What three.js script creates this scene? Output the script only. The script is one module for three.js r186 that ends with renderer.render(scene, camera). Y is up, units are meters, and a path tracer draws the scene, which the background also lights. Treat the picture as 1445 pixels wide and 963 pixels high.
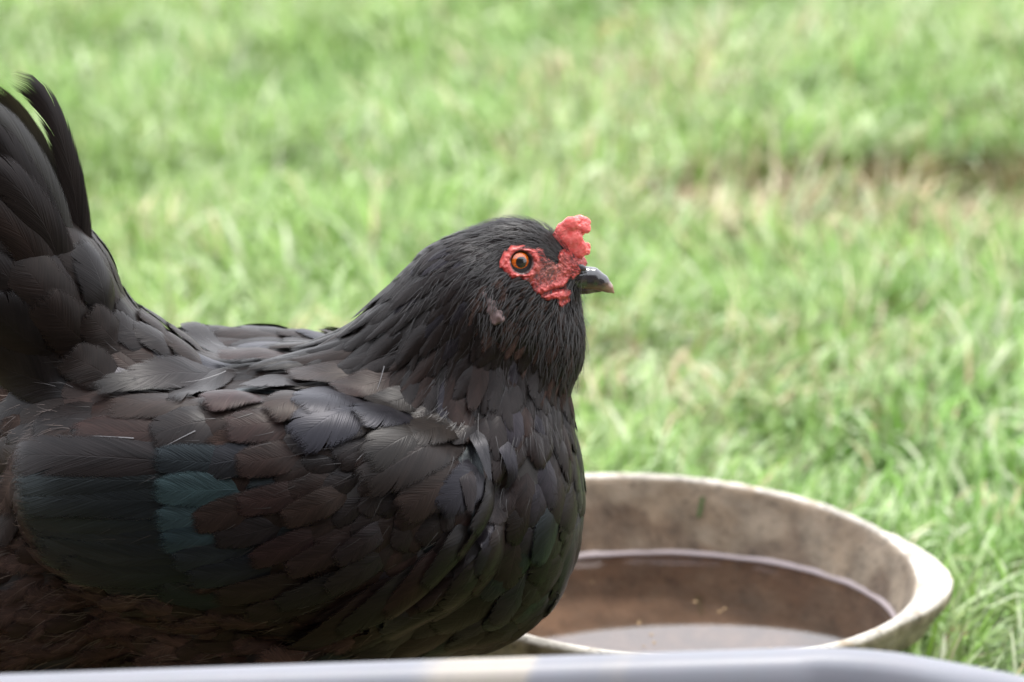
import * as THREE from 'three';
import { mergeGeometries } from 'three/addons/utils/BufferGeometryUtils.js';

// ---------------------------------------------------------------- camera, sky, sun, exposure
const W0 = 1445, H0 = 963, PITCH = 15.5 * Math.PI / 180, DIST = 2.6, FPX = 8064;
const CAM_H = 0.945, CAM_Z = DIST * Math.cos(PITCH);
const scene = new THREE.Scene();
const camera = new THREE.PerspectiveCamera(2 * Math.atan(H0 / 2 / FPX) * 180 / Math.PI, W0 / H0, 0.05, 2000);
camera.position.set(0, CAM_H, CAM_Z);
camera.rotation.set(-PITCH, 0, 0);
camera.focus = 2.545; camera.userData.fStop = 9.0;
camera.updateMatrixWorld(true);
const renderer = new THREE.WebGLRenderer({ antialias: true });
renderer.setSize(1024, 682);
renderer.toneMapping = THREE.LinearToneMapping;
renderer.toneMappingExposure = 3.0;
renderer.shadowMap.enabled = true;
{ // bright overcast sky: white haze low down, thin cloud above
  const w = 256, h = 128, d = new Float32Array(w * h * 4);
  for (let j = 0; j < h; j++) for (let i = 0; i < w; i++) {
    const el = ((j + 0.5) / h - 0.5) * Math.PI, a = i / w * 2 * Math.PI;
    const s = Math.max(0, Math.sin(el));
    const cl = 0.06 * Math.sin(3 * a + 4 * s) * Math.sin(5 * s + 2 * a) + 0.04 * Math.sin(7 * a - 9 * s);
    const L = (0.86 + 0.34 * s) * (1 + cl), k = (j * w + i) * 4;
    d[k] = L * (0.97 - 0.03 * s); d[k + 1] = L * 0.985; d[k + 2] = L * (1.03 + 0.05 * s); d[k + 3] = 1;
  }
  const sky = new THREE.DataTexture(d, w, h, THREE.RGBAFormat, THREE.FloatType);
  sky.mapping = THREE.EquirectangularReflectionMapping; sky.magFilter = sky.minFilter = THREE.LinearFilter; sky.needsUpdate = true;
  scene.background = sky; scene.environment = sky;
}
const sun = new THREE.DirectionalLight(new THREE.Color(1, 0.96, 0.9), 1.3);
sun.position.set(0.9, 3.2, -0.9); sun.target.position.set(0, 0, 0);
sun.castShadow = true; sun.shadow.radius = 30; sun.shadow.mapSize.set(2048, 2048);
Object.assign(sun.shadow.camera, { left: -2, right: 2, top: 2, bottom: -2, near: 0.1, far: 12 });
scene.add(sun, sun.target);

// ---------------------------------------------------------------- helpers
function rng(a) { return () => { a |= 0; a = a + 0x6D2B79F5 | 0; let t = Math.imul(a ^ a >>> 15, 1 | a); t = t + Math.imul(t ^ t >>> 7, 61 | t) ^ t; return ((t ^ t >>> 14) >>> 0) / 4294967296; }; }
const clamp = (x, a = 0, b = 1) => Math.min(b, Math.max(a, x));
const mixn = (a, b, t) => a + (b - a) * t;
const sstep = (a, b, x) => { const t = clamp((x - a) / (b - a)); return t * t * (3 - 2 * t); };
const V = (x, y, z) => new THREE.Vector3(x, y, z);
function hash3(x, y, z) { let h = Math.imul(x, 374761393) ^ Math.imul(y, 668265263) ^ Math.imul(z, 2147483647 ^ 1274126177); h = Math.imul(h ^ h >>> 13, 1274126177); return ((h ^ h >>> 16) >>> 0) / 4294967296; }
function noise(x, y, z = 0) {
  const xi = Math.floor(x), yi = Math.floor(y), zi = Math.floor(z), f = t => t * t * (3 - 2 * t);
  const u = f(x - xi), v = f(y - yi), w = f(z - zi), H = (a, b, c) => hash3(xi + a, yi + b, zi + c);
  return mixn(mixn(mixn(H(0, 0, 0), H(1, 0, 0), u), mixn(H(0, 1, 0), H(1, 1, 0), u), v), mixn(mixn(H(0, 0, 1), H(1, 0, 1), u), mixn(H(0, 1, 1), H(1, 1, 1), u), v), w);
}
const fbm = (x, y, z = 0, o = 4) => { let s = 0, a = 0.5, n = 0; for (let k = 0; k < o; k++) { s += a * noise(x, y, z); n += a; x *= 2.03; y *= 2.03; z *= 2.03; a *= 0.5; } return s / n; };
// photo pixel -> direction from the camera; at(u, v, z): the point (mm) of that ray on the upright plane z (mm)
const SP = Math.sin(PITCH), CP = Math.cos(PITCH);
const rayDir = (u, v) => { const a = (u - W0 / 2) / FPX, b = (H0 / 2 - v) / FPX; return V(a, b * CP - SP, -b * SP - CP).normalize(); };
const EYE = V(0, CAM_H * 1000, CAM_Z * 1000);
const at = (u, v, z = 0) => { const d = rayDir(u, v), t = (z - EYE.z) / d.z; return EYE.clone().addScaledVector(d, t); };
const toGround = (u, v, y = 0) => { const d = rayDir(u, v), t = (y - EYE.y) / d.y; return EYE.clone().addScaledVector(d, t); };
const PX = 1 / (FPX / (DIST * 1000));                     // mm per pixel at the hen
function tag(o, label, category, extra = {}) { Object.assign(o.userData, { label, category }, extra); return o; }
function shadow(o) { o.traverse(m => { if (m.isMesh) m.castShadow = m.receiveShadow = true; }); return o; }
function mesh(name, g, m, parent) { const o = new THREE.Mesh(g, m); o.name = name; o.castShadow = o.receiveShadow = true; parent.add(o); return o; }
function dataTex(w, h, fn, srgb, wrap = THREE.RepeatWrapping) {
  const d = new Uint8Array(w * h * 4);
  for (let j = 0; j < h; j++) for (let i = 0; i < w; i++) { const c = fn((i + 0.5) / w, (j + 0.5) / h, i, j), k = (j * w + i) * 4; for (let q = 0; q < 4; q++) d[k + q] = clamp(q < c.length ? c[q] : 1) * 255; }
  const t = new THREE.DataTexture(d, w, h, THREE.RGBAFormat); t.wrapS = t.wrapT = wrap; t.magFilter = THREE.LinearFilter; t.minFilter = THREE.LinearFilter;
  if (srgb) t.colorSpace = THREE.SRGBColorSpace; t.needsUpdate = true; return t;
}
const tileFbm = (u, v, f, seed, o = 4) => { // periodic on [0,1)
  let s = 0, a = 0.5, n = 0;
  for (let k = 0; k < o; k++) {
    const x = u * f, y = v * f, xi = Math.floor(x), yi = Math.floor(y), e = t => t * t * (3 - 2 * t), p = (i, j) => hash3(((xi + i) % f + f) % f, ((yi + j) % f + f) % f, seed + k * 17);
    s += a * mixn(mixn(p(0, 0), p(1, 0), e(x - xi)), mixn(p(0, 1), p(1, 1), e(x - xi)), e(y - yi)); n += a; a *= 0.55; f *= 2;
  } return s / n;
};
// naive surface nets: closed smooth mesh of the zero set of f (mm), written in metres about origin o
function nets(f, lo, hi, step, o = V(0, 0, 0), colorFn) {
  const n = [0, 1, 2].map(k => Math.ceil((hi[k] - lo[k]) / step) + 1), [nx, ny, nz] = n, vals = new Float32Array(nx * ny * nz);
  for (let k = 0; k < nz; k++) for (let j = 0; j < ny; j++) for (let i = 0; i < nx; i++) vals[i + nx * (j + ny * k)] = f(lo[0] + i * step, lo[1] + j * step, lo[2] + k * step);
  const id = new Int32Array(nx * ny * nz).fill(-1), pos = [], nor = [], idx = [], col = [], uv = [];
  const E = [[0, 1], [0, 2], [0, 4], [1, 3], [1, 5], [2, 3], [2, 6], [3, 7], [4, 5], [4, 6], [5, 7], [6, 7]];
  for (let k = 0; k < nz - 1; k++) for (let j = 0; j < ny - 1; j++) for (let i = 0; i < nx - 1; i++) {
    const c = []; let m = 0;
    for (let q = 0; q < 8; q++) { const v = vals[i + (q & 1) + nx * (j + (q >> 1 & 1) + ny * (k + (q >> 2)))]; c.push(v); if (v < 0) m |= 1 << q; }
    if (m === 0 || m === 255) continue;
    let x = 0, y = 0, z = 0, w = 0;
    for (const [a, b] of E) if ((m >> a & 1) !== (m >> b & 1)) { const t = c[a] / (c[a] - c[b]); x += mixn(a & 1, b & 1, t); y += mixn(a >> 1 & 1, b >> 1 & 1, t); z += mixn(a >> 2, b >> 2, t); w++; }
    const p = [lo[0] + (i + x / w) * step, lo[1] + (j + y / w) * step, lo[2] + (k + z / w) * step];
    id[i + nx * (j + ny * k)] = pos.length / 3;
    const e = step * 0.5, g = [f(p[0] + e, p[1], p[2]) - f(p[0] - e, p[1], p[2]), f(p[0], p[1] + e, p[2]) - f(p[0], p[1] - e, p[2]), f(p[0], p[1], p[2] + e) - f(p[0], p[1], p[2] - e)], gl = Math.hypot(...g) || 1;
    pos.push((p[0] - o.x) / 1000, (p[1] - o.y) / 1000, (p[2] - o.z) / 1000); nor.push(g[0] / gl, g[1] / gl, g[2] / gl); uv.push(p[0] / 1000, (p[1] + p[2] * 0.5) / 1000);
    if (colorFn) col.push(...colorFn(p[0], p[1], p[2]));
  }
  const S = [1, nx, nx * ny], at3 = (i, j, k) => id[i + nx * (j + ny * k)];
  for (let k = 1; k < nz - 1; k++) for (let j = 1; j < ny - 1; j++) for (let i = 1; i < nx - 1; i++) {
    const v0 = vals[i + nx * (j + ny * k)];
    const quads = [[1, 0, 0, at3(i, j - 1, k - 1), at3(i, j, k - 1), at3(i, j, k), at3(i, j - 1, k)], [0, 1, 0, at3(i - 1, j, k - 1), at3(i - 1, j, k), at3(i, j, k), at3(i, j, k - 1)], [0, 0, 1, at3(i - 1, j - 1, k), at3(i, j - 1, k), at3(i, j, k), at3(i - 1, j, k)]];
    quads.forEach(([a, b, c, p, q, r, s], ax) => {
      const v1 = vals[i + nx * (j + ny * k) + S[ax]];
      if ((v0 < 0) === (v1 < 0) || p < 0 || q < 0 || r < 0 || s < 0) return;
      if (v0 < 0) idx.push(p, q, r, p, r, s); else idx.push(p, r, q, p, s, r);
    });
  }
  const g = new THREE.BufferGeometry();
  g.setAttribute('position', new THREE.Float32BufferAttribute(pos, 3)); g.setAttribute('normal', new THREE.Float32BufferAttribute(nor, 3)); g.setAttribute('uv', new THREE.Float32BufferAttribute(uv, 2));
  if (colorFn) g.setAttribute('color', new THREE.Float32BufferAttribute(col, 3));
  g.setIndex(idx); return g;
}
const smin = (a, b, k) => { const h = Math.max(k - Math.abs(a - b), 0) / k; return Math.min(a, b) - h * h * k * 0.25; };
const smax = (a, b, k) => -smin(-a, -b, k);
function capsule(x, y, z, a, b, ra, rb) { const bx = b.x - a.x, by = b.y - a.y, bz = b.z - a.z, px = x - a.x, py = y - a.y, pz = z - a.z, t = clamp((px * bx + py * by + pz * bz) / (bx * bx + by * by + bz * bz)); return Math.hypot(px - bx * t, py - by * t, pz - bz * t) - mixn(ra, rb, t); }
function ellipsoid(c, rx, ry, rz, rot = 0) { const co = Math.cos(rot), si = Math.sin(rot); return (x, y, z) => { const dx = x - c.x, dy = y - c.y, dz = z - c.z, a = co * dx + si * dy, b = -si * dx + co * dy, k0 = Math.hypot(a / rx, b / ry, dz / rz), k1 = Math.hypot(a / (rx * rx), b / (ry * ry), dz / (rz * rz)); return k1 < 1e-9 ? -Math.min(rx, ry, rz) : k0 * (k0 - 1) / k1; }; }

// ---------------------------------------------------------------- ground
const soilMap = dataTex(512, 512, (u, v) => { const n = tileFbm(u, v, 8, 3, 6), g = tileFbm(u, v, 5, 9, 3), k = sstep(0.42, 0.62, g); return [mixn(0.36, 0.33, k) * (0.55 + n), mixn(0.29, 0.31, k) * (0.55 + n), mixn(0.21, 0.19, k) * (0.55 + n)]; }, true);
soilMap.repeat.set(1.3, 1.3);
const soilBump = dataTex(256, 256, (u, v) => { const n = tileFbm(u, v, 12, 21, 5); return [n, n, n]; }); soilBump.repeat.set(5, 5);
{
  const g = new THREE.CircleGeometry(400, 96); g.rotateX(-Math.PI / 2);
  const p = g.attributes.position, uv = g.attributes.uv; for (let i = 0; i < p.count; i++) uv.setXY(i, p.getX(i), p.getZ(i));
  const o = mesh('ground', g, new THREE.MeshStandardMaterial({ map: soilMap, bumpMap: soilBump, bumpScale: 0.012, roughness: 1 }), scene);
  tag(o, 'soil of the lawn under the grass', 'ground', { kind: 'structure' });
}

// ---------------------------------------------------------------- bowl and water
const BC = at(920, 789, -215);                               // centre of the rim (mm)
const BOWL_H = BC.y;                                          // rim height over the ground
const bowlTilt = new THREE.Matrix4().makeTranslation(BC.x / 1000, 0, BC.z / 1000).multiply(new THREE.Matrix4().makeRotationZ(-0.055)).multiply(new THREE.Matrix4().makeRotationX(0.044));
const RIN = 127, innerR = y => { const t = clamp((y - 10) / (BOWL_H - 12)); return mixn(106, RIN, Math.pow(t, 0.75)); };
const lug = th => { const f = Math.abs(Math.atan2(Math.sin(th), Math.cos(th))), g = Math.PI - f, a = Math.min(f, g); return 13.5 * Math.pow(Math.max(0, 1 - Math.pow(a / 0.5, 1.25)), 0.9); };
{
  const prof = th => { const l = lug(th), H = BOWL_H, ro = RIN + 6.5 + l, q = [];
    q.push([0, 9, 'i'], [40, 8.5, 'i'], [75, 8.5, 'i'], [92, 10, 'i']);
    for (let k = 0; k <= 14; k++) { const y = mixn(14, H - 4, k / 14); q.push([innerR(y) + 0.0, y, 'i']); }
    q.push([RIN + 0.4, H - 1.8, 'i'], [RIN + 1.6, H - 0.5, 'r'], [RIN + 3, H, 'r'], [mixn(RIN + 3, ro - 2, 0.5), H + 0.2, 'r'], [ro - 2, H - 0.3, 'r'], [ro - 0.5, H - 1.4, 'r'], [ro, H - 3.5, 'o'], [ro - 0.3, H - 7 - l * 0.1, 'o'], [ro - 2.5 - l * 0.3, H - 12 - l * 0.3, 'o'], [RIN + 4.5 + l * 0.22, H - 16 - l * 0.75, 'o']);
    for (let k = 1; k <= 9; k++) { const y = mixn(H - 18 - l * 0.8, 3, k / 9); q.push([mixn(108, RIN + 4, Math.pow(y / H, 0.8)), y, 'o']); }
    q.push([104, 0.6, 'o'], [60, 0, 'o'], [0, 0, 'o']); return q; };
  const NT = 220, pos = [], uv = [], col = [], idx = []; let M = 0;
  for (let i = 0; i <= NT; i++) {
    const th = i / NT * 2 * Math.PI, q = prof(th); M = q.length; let s = 0;
    q.forEach(([r, y, k], j) => {
      if (j) s += Math.hypot(r - q[j - 1][0], y - q[j - 1][1]);
      const chip = k === 'r' || j > 20 ? 0.7 * (noise(Math.cos(th) * 26, Math.sin(th) * 26, y * 0.12) - 0.5) + 0.5 * (noise(Math.cos(th) * 70, Math.sin(th) * 70, y * 0.3) - 0.5) : 0.9 * (noise(Math.cos(th) * 9, Math.sin(th) * 9, y * 0.06) - 0.5);
      const R = r + (r > 5 ? chip : 0), x = Math.cos(th) * R, z = Math.sin(th) * R;
      pos.push(x / 1000, (y + (k === 'r' ? chip * 0.5 : 0)) / 1000, z / 1000); uv.push(th * 0.127, s / 1000);
      const n = fbm(x * 0.035 + 7, y * 0.05, z * 0.035, 4), m = fbm(x * 0.11, y * 0.14 + 30, z * 0.11 + 5, 3); let c;
      const mixc = (a, b, t) => a.map((w, e) => mixn(w, b[e], t));
      if (k === 'r') c = mixc([0.57, 0.535, 0.48], [0.36, 0.29, 0.21], sstep(0.6, 0.78, m));
      else if (k === 'i') {                                   // limescale film and patchy brown silt above the water line, as on the photograph
        c = mixc([0.245, 0.182, 0.122], [0.30, 0.240, 0.175], sstep(0.4, 0.62, n));
        const silt = sstep(0.0, 0.14, fbm(th * 3.2, 2.2, 0, 3) * 1.05 - 0.06 + 0.35 * (m - 0.5) - (y - 30) / 52);
        c = mixc(c, [0.105, 0.06, 0.033], 0.75 * silt * (0.45 + 0.7 * m));
        if (y < 26) c = mixc([0.205, 0.158, 0.117], [0.128, 0.10, 0.077], sstep(0.35, 0.65, n));
      } else c = mixc([0.30, 0.245, 0.175], [0.13, 0.095, 0.06], sstep(0.42, 0.66, m));
      col.push(...c);
    });
  }
  for (let i = 0; i < NT; i++) for (let j = 0; j < M - 1; j++) { const a = i * M + j, b = a + M; idx.push(a, a + 1, b, b, a + 1, b + 1); }
  const g = new THREE.BufferGeometry(); g.setAttribute('position', new THREE.Float32BufferAttribute(pos, 3)); g.setAttribute('uv', new THREE.Float32BufferAttribute(uv, 2)); g.setAttribute('color', new THREE.Float32BufferAttribute(col, 3)); g.setIndex(idx); g.computeVertexNormals();
  const sp = dataTex(512, 512, (u, v) => { const n = 0.68 + 0.4 * (tileFbm(u, v, 12, 41, 5) - 0.5), d = tileFbm(u, v, 40, 77, 2) > 0.74 ? 0.78 : 1; return [n * d + 0.2, n * d + 0.19, n * d + 0.17]; }, true); sp.repeat.set(9, 9);
  const bp = dataTex(256, 256, (u, v) => { const n = tileFbm(u, v, 24, 91, 4); return [n, n, n]; }); bp.repeat.set(18, 18);
  const root = new THREE.Group(); root.name = 'drinking_bowl'; root.applyMatrix4(bowlTilt); scene.add(root);
  mesh('basin', g, new THREE.MeshPhysicalMaterial({ vertexColors: true, map: sp, bumpMap: bp, bumpScale: 0.0005, roughness: 0.62 }), root);
  const bit = new THREE.PlaneGeometry(0.0022, 0.011, 1, 3);   // a clipping of grass stuck to the inner wall
  const w = at(988, 718, -330); const loc = V(w.x / 1000, w.y / 1000, w.z / 1000).applyMatrix4(bowlTilt.clone().invert()); const th = Math.atan2(loc.z, loc.x), rr = innerR(loc.y * 1000) / 1000 - 0.0016;
  bit.rotateZ(-0.15);
  const bo = mesh('grass_clipping', bit, new THREE.MeshStandardMaterial({ color: new THREE.Color().setRGB(0.06, 0.10, 0.025), roughness: 0.7, side: THREE.DoubleSide }), scene);
  const wp = V(Math.cos(th) * rr, loc.y, Math.sin(th) * rr).applyMatrix4(bowlTilt); bo.position.copy(wp); bo.lookAt(BC.x / 1000, wp.y + 0.02, BC.z / 1000);
  tag(bo, 'tiny green grass clipping stuck inside the bowl wall', 'grass clipping');
  tag(root, 'round off-white bowl with lug handles and brown stained inside', 'bowl');
}
{
  const inv = bowlTilt.clone().invert(), lvl = (BOWL_H - 36) / 1000, NT = 160, rows = [0, 0.3, 0.6, 0.8, 0.9], pos = [], idx = [], nr = rows.length + 12;
  const edge = th => { let a = 0.08, b = 0.15; for (let k = 0; k < 24; k++) { const m = (a + b) / 2, p = V(BC.x / 1000 + Math.cos(th) * m, lvl, BC.z / 1000 + Math.sin(th) * m).applyMatrix4(inv); if (Math.hypot(p.x, p.z) * 1000 > innerR(p.y * 1000)) b = m; else a = m; } return a; };
  for (let i = 0; i < NT; i++) {
    const th = i / NT * 2 * Math.PI, R = edge(th) - 0.0002, w = 0.011, rs = [];
    for (const r of rows) rs.push([r * (R - w), 0]);
    for (let k = 0; k < 11; k++) { const t = (k + 1) / 11; rs.push([R - w * (1 - t), 0.0016 * (Math.exp(-w * (1 - t) / 0.0027) - Math.exp(-w / 0.0027))]); } rs.push([R + 0.0012, 0.0017]);
    for (const [r, y] of rs) pos.push(Math.cos(th) * r, y, Math.sin(th) * r);
  }
  for (let i = 0; i < NT; i++) for (let j = 0; j < nr - 1; j++) { const a = i * nr + j, b = (i + 1) % NT * nr + j; idx.push(a, a + 1, b, b, a + 1, b + 1); }
  const g = new THREE.BufferGeometry(); g.setAttribute('position', new THREE.Float32BufferAttribute(pos, 3)); g.setIndex(idx); g.computeVertexNormals();
  const o = mesh('water', g, new THREE.MeshPhysicalMaterial({ color: new THREE.Color().setRGB(0.68, 0.57, 0.50), roughness: 0.015, ior: 1.33, transmission: 1, thickness: 0 }), scene);
  o.position.set(BC.x / 1000, lvl, BC.z / 1000);
  tag(o, 'murky brown drinking water in the bowl', 'water', { kind: 'structure' });
  { // pale scale line left on the wall at the water's edge
    const p2 = [], i2 = [], S = [[0.0010, 0.0008], [-0.0007, 0.0012], [-0.0009, 0.0026], [0.0012, 0.0040]];
    for (let i = 0; i <= NT; i++) { const th = i / NT * 2 * Math.PI, R = edge(th), k = 0.55 + 0.7 * fbm(Math.cos(th) * 8, Math.sin(th) * 8, 3, 3); for (const [dr, y] of S) p2.push(Math.cos(th) * (R + dr * k + 0.0002), 0.0004 + y * k, Math.sin(th) * (R + dr * k + 0.0002)); }
    for (let i = 0; i < NT; i++) for (let j = 0; j < 3; j++) { const a = i * 4 + j, c = a + 4; i2.push(a, a + 1, c, c, a + 1, c + 1); }
    const g2 = new THREE.BufferGeometry(); g2.setAttribute('position', new THREE.Float32BufferAttribute(p2, 3)); g2.setIndex(i2); g2.computeVertexNormals(); g2.translate(BC.x / 1000, lvl, BC.z / 1000);
    const sr = mesh('scale_line', g2, new THREE.MeshPhysicalMaterial({ color: new THREE.Color().setRGB(0.29, 0.235, 0.23), roughness: 0.4, side: THREE.DoubleSide }), scene), bw = scene.getObjectByName('drinking_bowl'); bw.updateMatrixWorld(true); bw.attach(sr);
  }
  const r = rng(5), leafM = new THREE.MeshStandardMaterial({ color: new THREE.Color().setRGB(0.24, 0.15, 0.06), roughness: 0.7, side: THREE.DoubleSide });
  const parts = [];
  for (let k = 0; k < 16; k++) { const a = r() * 6.28, q = Math.sqrt(r()) * 0.088, s = 0.0006 + r() * 0.0010, f = new THREE.CircleGeometry(s, 5); f.rotateX(-Math.PI / 2); f.scale(1, 1, 0.6); f.rotateY(r() * 6); f.translate(BC.x / 1000 + Math.cos(a) * q, lvl + 0.0004, BC.z / 1000 + Math.sin(a) * q); parts.push(f); }
  tag(mesh('floating_specks', mergeGeometries(parts), leafM, scene), 'tiny tan specks floating on the brown water', 'specks', { kind: 'stuff' });
}

// ---------------------------------------------------------------- pale plastic tub between camera and hen
{
  const RY = 226, cx = -70, cz = 583, hx = 320, hz = 178, cr = 120, rot = 0.10;
  const outline = (off) => { const p = [], N = 20; for (const [sx, sz, a0] of [[1, 1, 0], [-1, 1, Math.PI / 2], [-1, -1, Math.PI], [1, -1, 1.5 * Math.PI]]) for (let k = 0; k <= N; k++) { const a = a0 + k / N * Math.PI / 2; p.push([sx * (hx - cr) + Math.cos(a) * (cr + off), sz * (hz - cr) + Math.sin(a) * (cr + off)]); } return p; };
  const rings = [[0, -60, 8], [1, -34, 8], [2, -30, 40], [3, -8, RY - 14], [3, -5, RY - 3], [3, 0, RY + 1], [3, 7, RY + 2], [3, 13, RY], [3, 15, RY - 5], [3, 14, RY - 13], [3, 10, RY - 13], [3, 4, RY - 12], [3, -1, RY - 24], [3, -24, 40], [3, -28, 3], [3, -60, 3]];
  const pos = [], idx = []; let n = 0;
  rings.forEach(([, off, y]) => { const o = outline(off); n = o.length; o.forEach(([x, z], i) => { const wob = 1.6 * Math.sin(i * 0.31 + 1) + 1.2 * noise(x * 0.03, z * 0.03, 2); const X = cx + x * Math.cos(rot) + z * Math.sin(rot), Z = cz - x * Math.sin(rot) + z * Math.cos(rot); pos.push(X / 1000, (y + (y > 100 ? wob : 0)) / 1000, Z / 1000); }); });
  for (let j = 0; j < rings.length - 1; j++) for (let i = 0; i < n; i++) { const a = j * n + i, b = j * n + (i + 1) % n; idx.push(a, b, a + n, b, b + n, a + n); }
  const cap = (j, flip) => { const o = pos.length / 3; pos.push(cx / 1000, pos[j * n * 3 + 1], cz / 1000); for (let i = 0; i < n; i++) { const a = j * n + i, b = j * n + (i + 1) % n; flip ? idx.push(o, a, b) : idx.push(o, b, a); } };
  cap(0, false); cap(rings.length - 1, true);
  const g0 = new THREE.BufferGeometry(); g0.setAttribute('position', new THREE.Float32BufferAttribute(pos, 3)); g0.setIndex(idx); g0.computeVertexNormals();
  g0.translate(-cx / 1000, 0, -cz / 1000);
  const uv = []; for (let i = 0; i < pos.length / 3; i++) uv.push(pos[i * 3] + pos[i * 3 + 2] * 0.4, pos[i * 3 + 1] + pos[i * 3 + 2] * 0.7); g0.setAttribute('uv', new THREE.Float32BufferAttribute(uv, 2));
  const grime = dataTex(512, 512, (u, v) => { const n = tileFbm(u, v, 5, 61, 5), k = sstep(0.5, 0.62, n), s = 0.96 + 0.08 * tileFbm(u, v, 9, 8, 3); return [s * mixn(0.415, 0.53, k), s * mixn(0.417, 0.50, k), s * mixn(0.44, 0.46, k)]; }, true); grime.repeat.set(4, 4);
  const o = mesh('plastic_tub', g0, new THREE.MeshPhysicalMaterial({ map: grime, roughness: 0.38 }), scene);
  o.position.set(cx / 1000, 0, cz / 1000);
  tag(o, 'pale blue-grey plastic tub rim in front of the black hen', 'tub');
}
// ---------------------------------------------------------------- hen
const HB = at(430, 700, 0); HB.y = 0;                        // base of the hen (mm)
const hen = new THREE.Group(); hen.name = 'hen'; hen.position.set(HB.x / 1000, 0, 0); scene.add(hen);
tag(hen, 'black hen with a small red comb standing beside the bowl', 'hen');
const ell = (u, v, rx, ry, rz, rot = 0, z = 0) => ellipsoid(at(u, v, z), rx * PX, ry * PX, rz * PX, rot);
const body = [
  [ell(666, 706, 157, 214, 185), 0], [ell(430, 726, 300, 236, 250, -0.03), 60], [ell(150, 650, 190, 200, 185), 60], [ell(330, 800, 250, 150, 215), 40], [ell(60, 800, 230, 190, 175), 50],
];
const cap3 = (a, b, ra, rb) => { const A = at(...a), B = at(...b); return (x, y, z) => capsule(x, y, z, A, B, ra * PX, rb * PX); };
const cushion = [cap3([150, 575, 0], [38, 412, 0], 120, 84), cap3([42, 400, 0], [-10, 280, 0], 80, 40), cap3([60, 430, 0], [-70, 400, 0], 95, 70)];
const neck = [[cap3([600, 580, 0], [690, 420, 0], 135, 95), 75], [cap3([690, 420, 0], [722, 372, 0], 92, 46), 45], [cap3([535, 545, 0], [650, 430, 0], 85, 75), 50], [cap3([740, 480, 0], [700, 620, 0], 58, 90), 45]];
const throat = ell(770, 472, 54, 80, 54, 0.1), headE = ell(735, 362, 60, 49, 41, -0.12), face = ell(784, 380, 44, 33, 26, -0.15), beardE = ell(735, 425, 62, 46, 47);
const wingE = [1, -1].map(s => ellipsoid(at(375, 690, 0).setZ(s * 190 * PX).add(V(0, 3, 0)), 335 * PX, 168 * PX, 98 * PX, -0.10));
const thighE = [1, -1].map(s => ellipsoid(at(380, 860, 0).setZ(s * 120 * PX), 170 * PX, 140 * PX, 90 * PX));
const wingY = at(375, 690, 0).y;
function headSDF(x, y, z) { let d = headE(x, y, z); d = smin(d, face(x, y, z), 9); d = smin(d, beardE(x, y, z), 10); return smin(d, throat(x, y, z), 12); }
function sdf0(x, y, z) {
  let d = body[0][0](x, y, z);
  for (let k = 1; k < body.length; k++) d = smin(d, body[k][0](x, y, z), body[k][1] * PX);
  d = smin(d, thighE[z > 0 ? 0 : 1](x, y, z), 12);
  for (const c of cushion) d = smin(d, c(x, y, z * 0.95), 17);
  d = smin(d, wingE[z > 0 ? 0 : 1](x, y, z), mixn(5.5, 26, sstep(wingY - 5, wingY + 40, y)));
  let n = 1e9; for (const [c, k] of neck) n = smin(n, c(x, y, z * 1.2), k * PX);
  d = smin(d, n, 18);
  return smin(d, headSDF(x, y, z), 9);
}
let groove = null;                                            // fold between the folded wing and the breast
function sdf(x, y, z) {
  const d = sdf0(x, y, z); if (!groove || d > 14 || d < -14) return d; const az = Math.abs(z); let g = 1e9;
  for (let k = 0; k < groove.length - 1; k++) g = Math.min(g, capsule(x, y, az, groove[k], groove[k + 1], 0, 0));
  return g > 16 ? d : smax(d, 4.6 - g, 4);
}
const grad = (x, y, z, f = sdf, e = 0.6) => { const a = f(x + e, y - e, z - e), b = f(x - e, y - e, z + e), c = f(x - e, y + e, z - e), d = f(x + e, y + e, z + e); return V(a - b - c + d, -a - b + c + d, -a + b - c + d).normalize(); };
const proj = (p, f = sdf, it = 3) => { for (let k = 0; k < it; k++) { const d = f(p.x, p.y, p.z); if (Math.abs(d) < 0.05) break; p.addScaledVector(grad(p.x, p.y, p.z, f), -d); } return p; };
function cast(u, v, f = sdf) { const d = rayDir(u, v); let t = 2150, best = 1e9, bt = t; for (let k = 0; k < 160; k++) { const p = EYE.clone().addScaledVector(d, t), s = f(p.x, p.y, p.z); if (Math.abs(s) < best) { best = Math.abs(s); bt = t; } if (s < 0.05 || t > 3200) break; t += Math.max(0.05, s * 0.7); } return proj(EYE.clone().addScaledVector(d, bt), f); }

groove = [[712, 690], [690, 735], [650, 790], [595, 842], [520, 886], [430, 912], [330, 890]].map(([u, v]) => cast(u, v, sdf0));
// face mask: outline of the bare red skin (pixels on the near cheek) -> x, y of the head
const faceXY = [[702, 364], [709, 353], [723, 348], [745, 348], [766, 356], [776, 368], [786, 373], [789, 358], [806, 357], [826, 361], [838, 370], [832, 380], [816, 390], [798, 400], [810, 410], [804, 424], [793, 433], [784, 423], [766, 420], [755, 411], [752, 398], [743, 390], [729, 388], [716, 382], [703, 375]].map(([u, v]) => { const p = at(u, v, u > 790 ? 7 : 14); return [p.x, p.y]; });
function polyD(x, y, P) { let d = 1e9, s = 1; for (let i = 0, j = P.length - 1; i < P.length; j = i++) { const [ax, ay] = P[i], [bx, by] = P[j], ex = bx - ax, ey = by - ay, wx = x - ax, wy = y - ay, t = clamp((wx * ex + wy * ey) / (ex * ex + ey * ey)); d = Math.min(d, Math.hypot(wx - ex * t, wy - ey * t)); if ((ay > y) !== (by > y) && x < (bx - ax) * (y - ay) / (by - ay) + ax) s = -s; } return s * d; }

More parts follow.
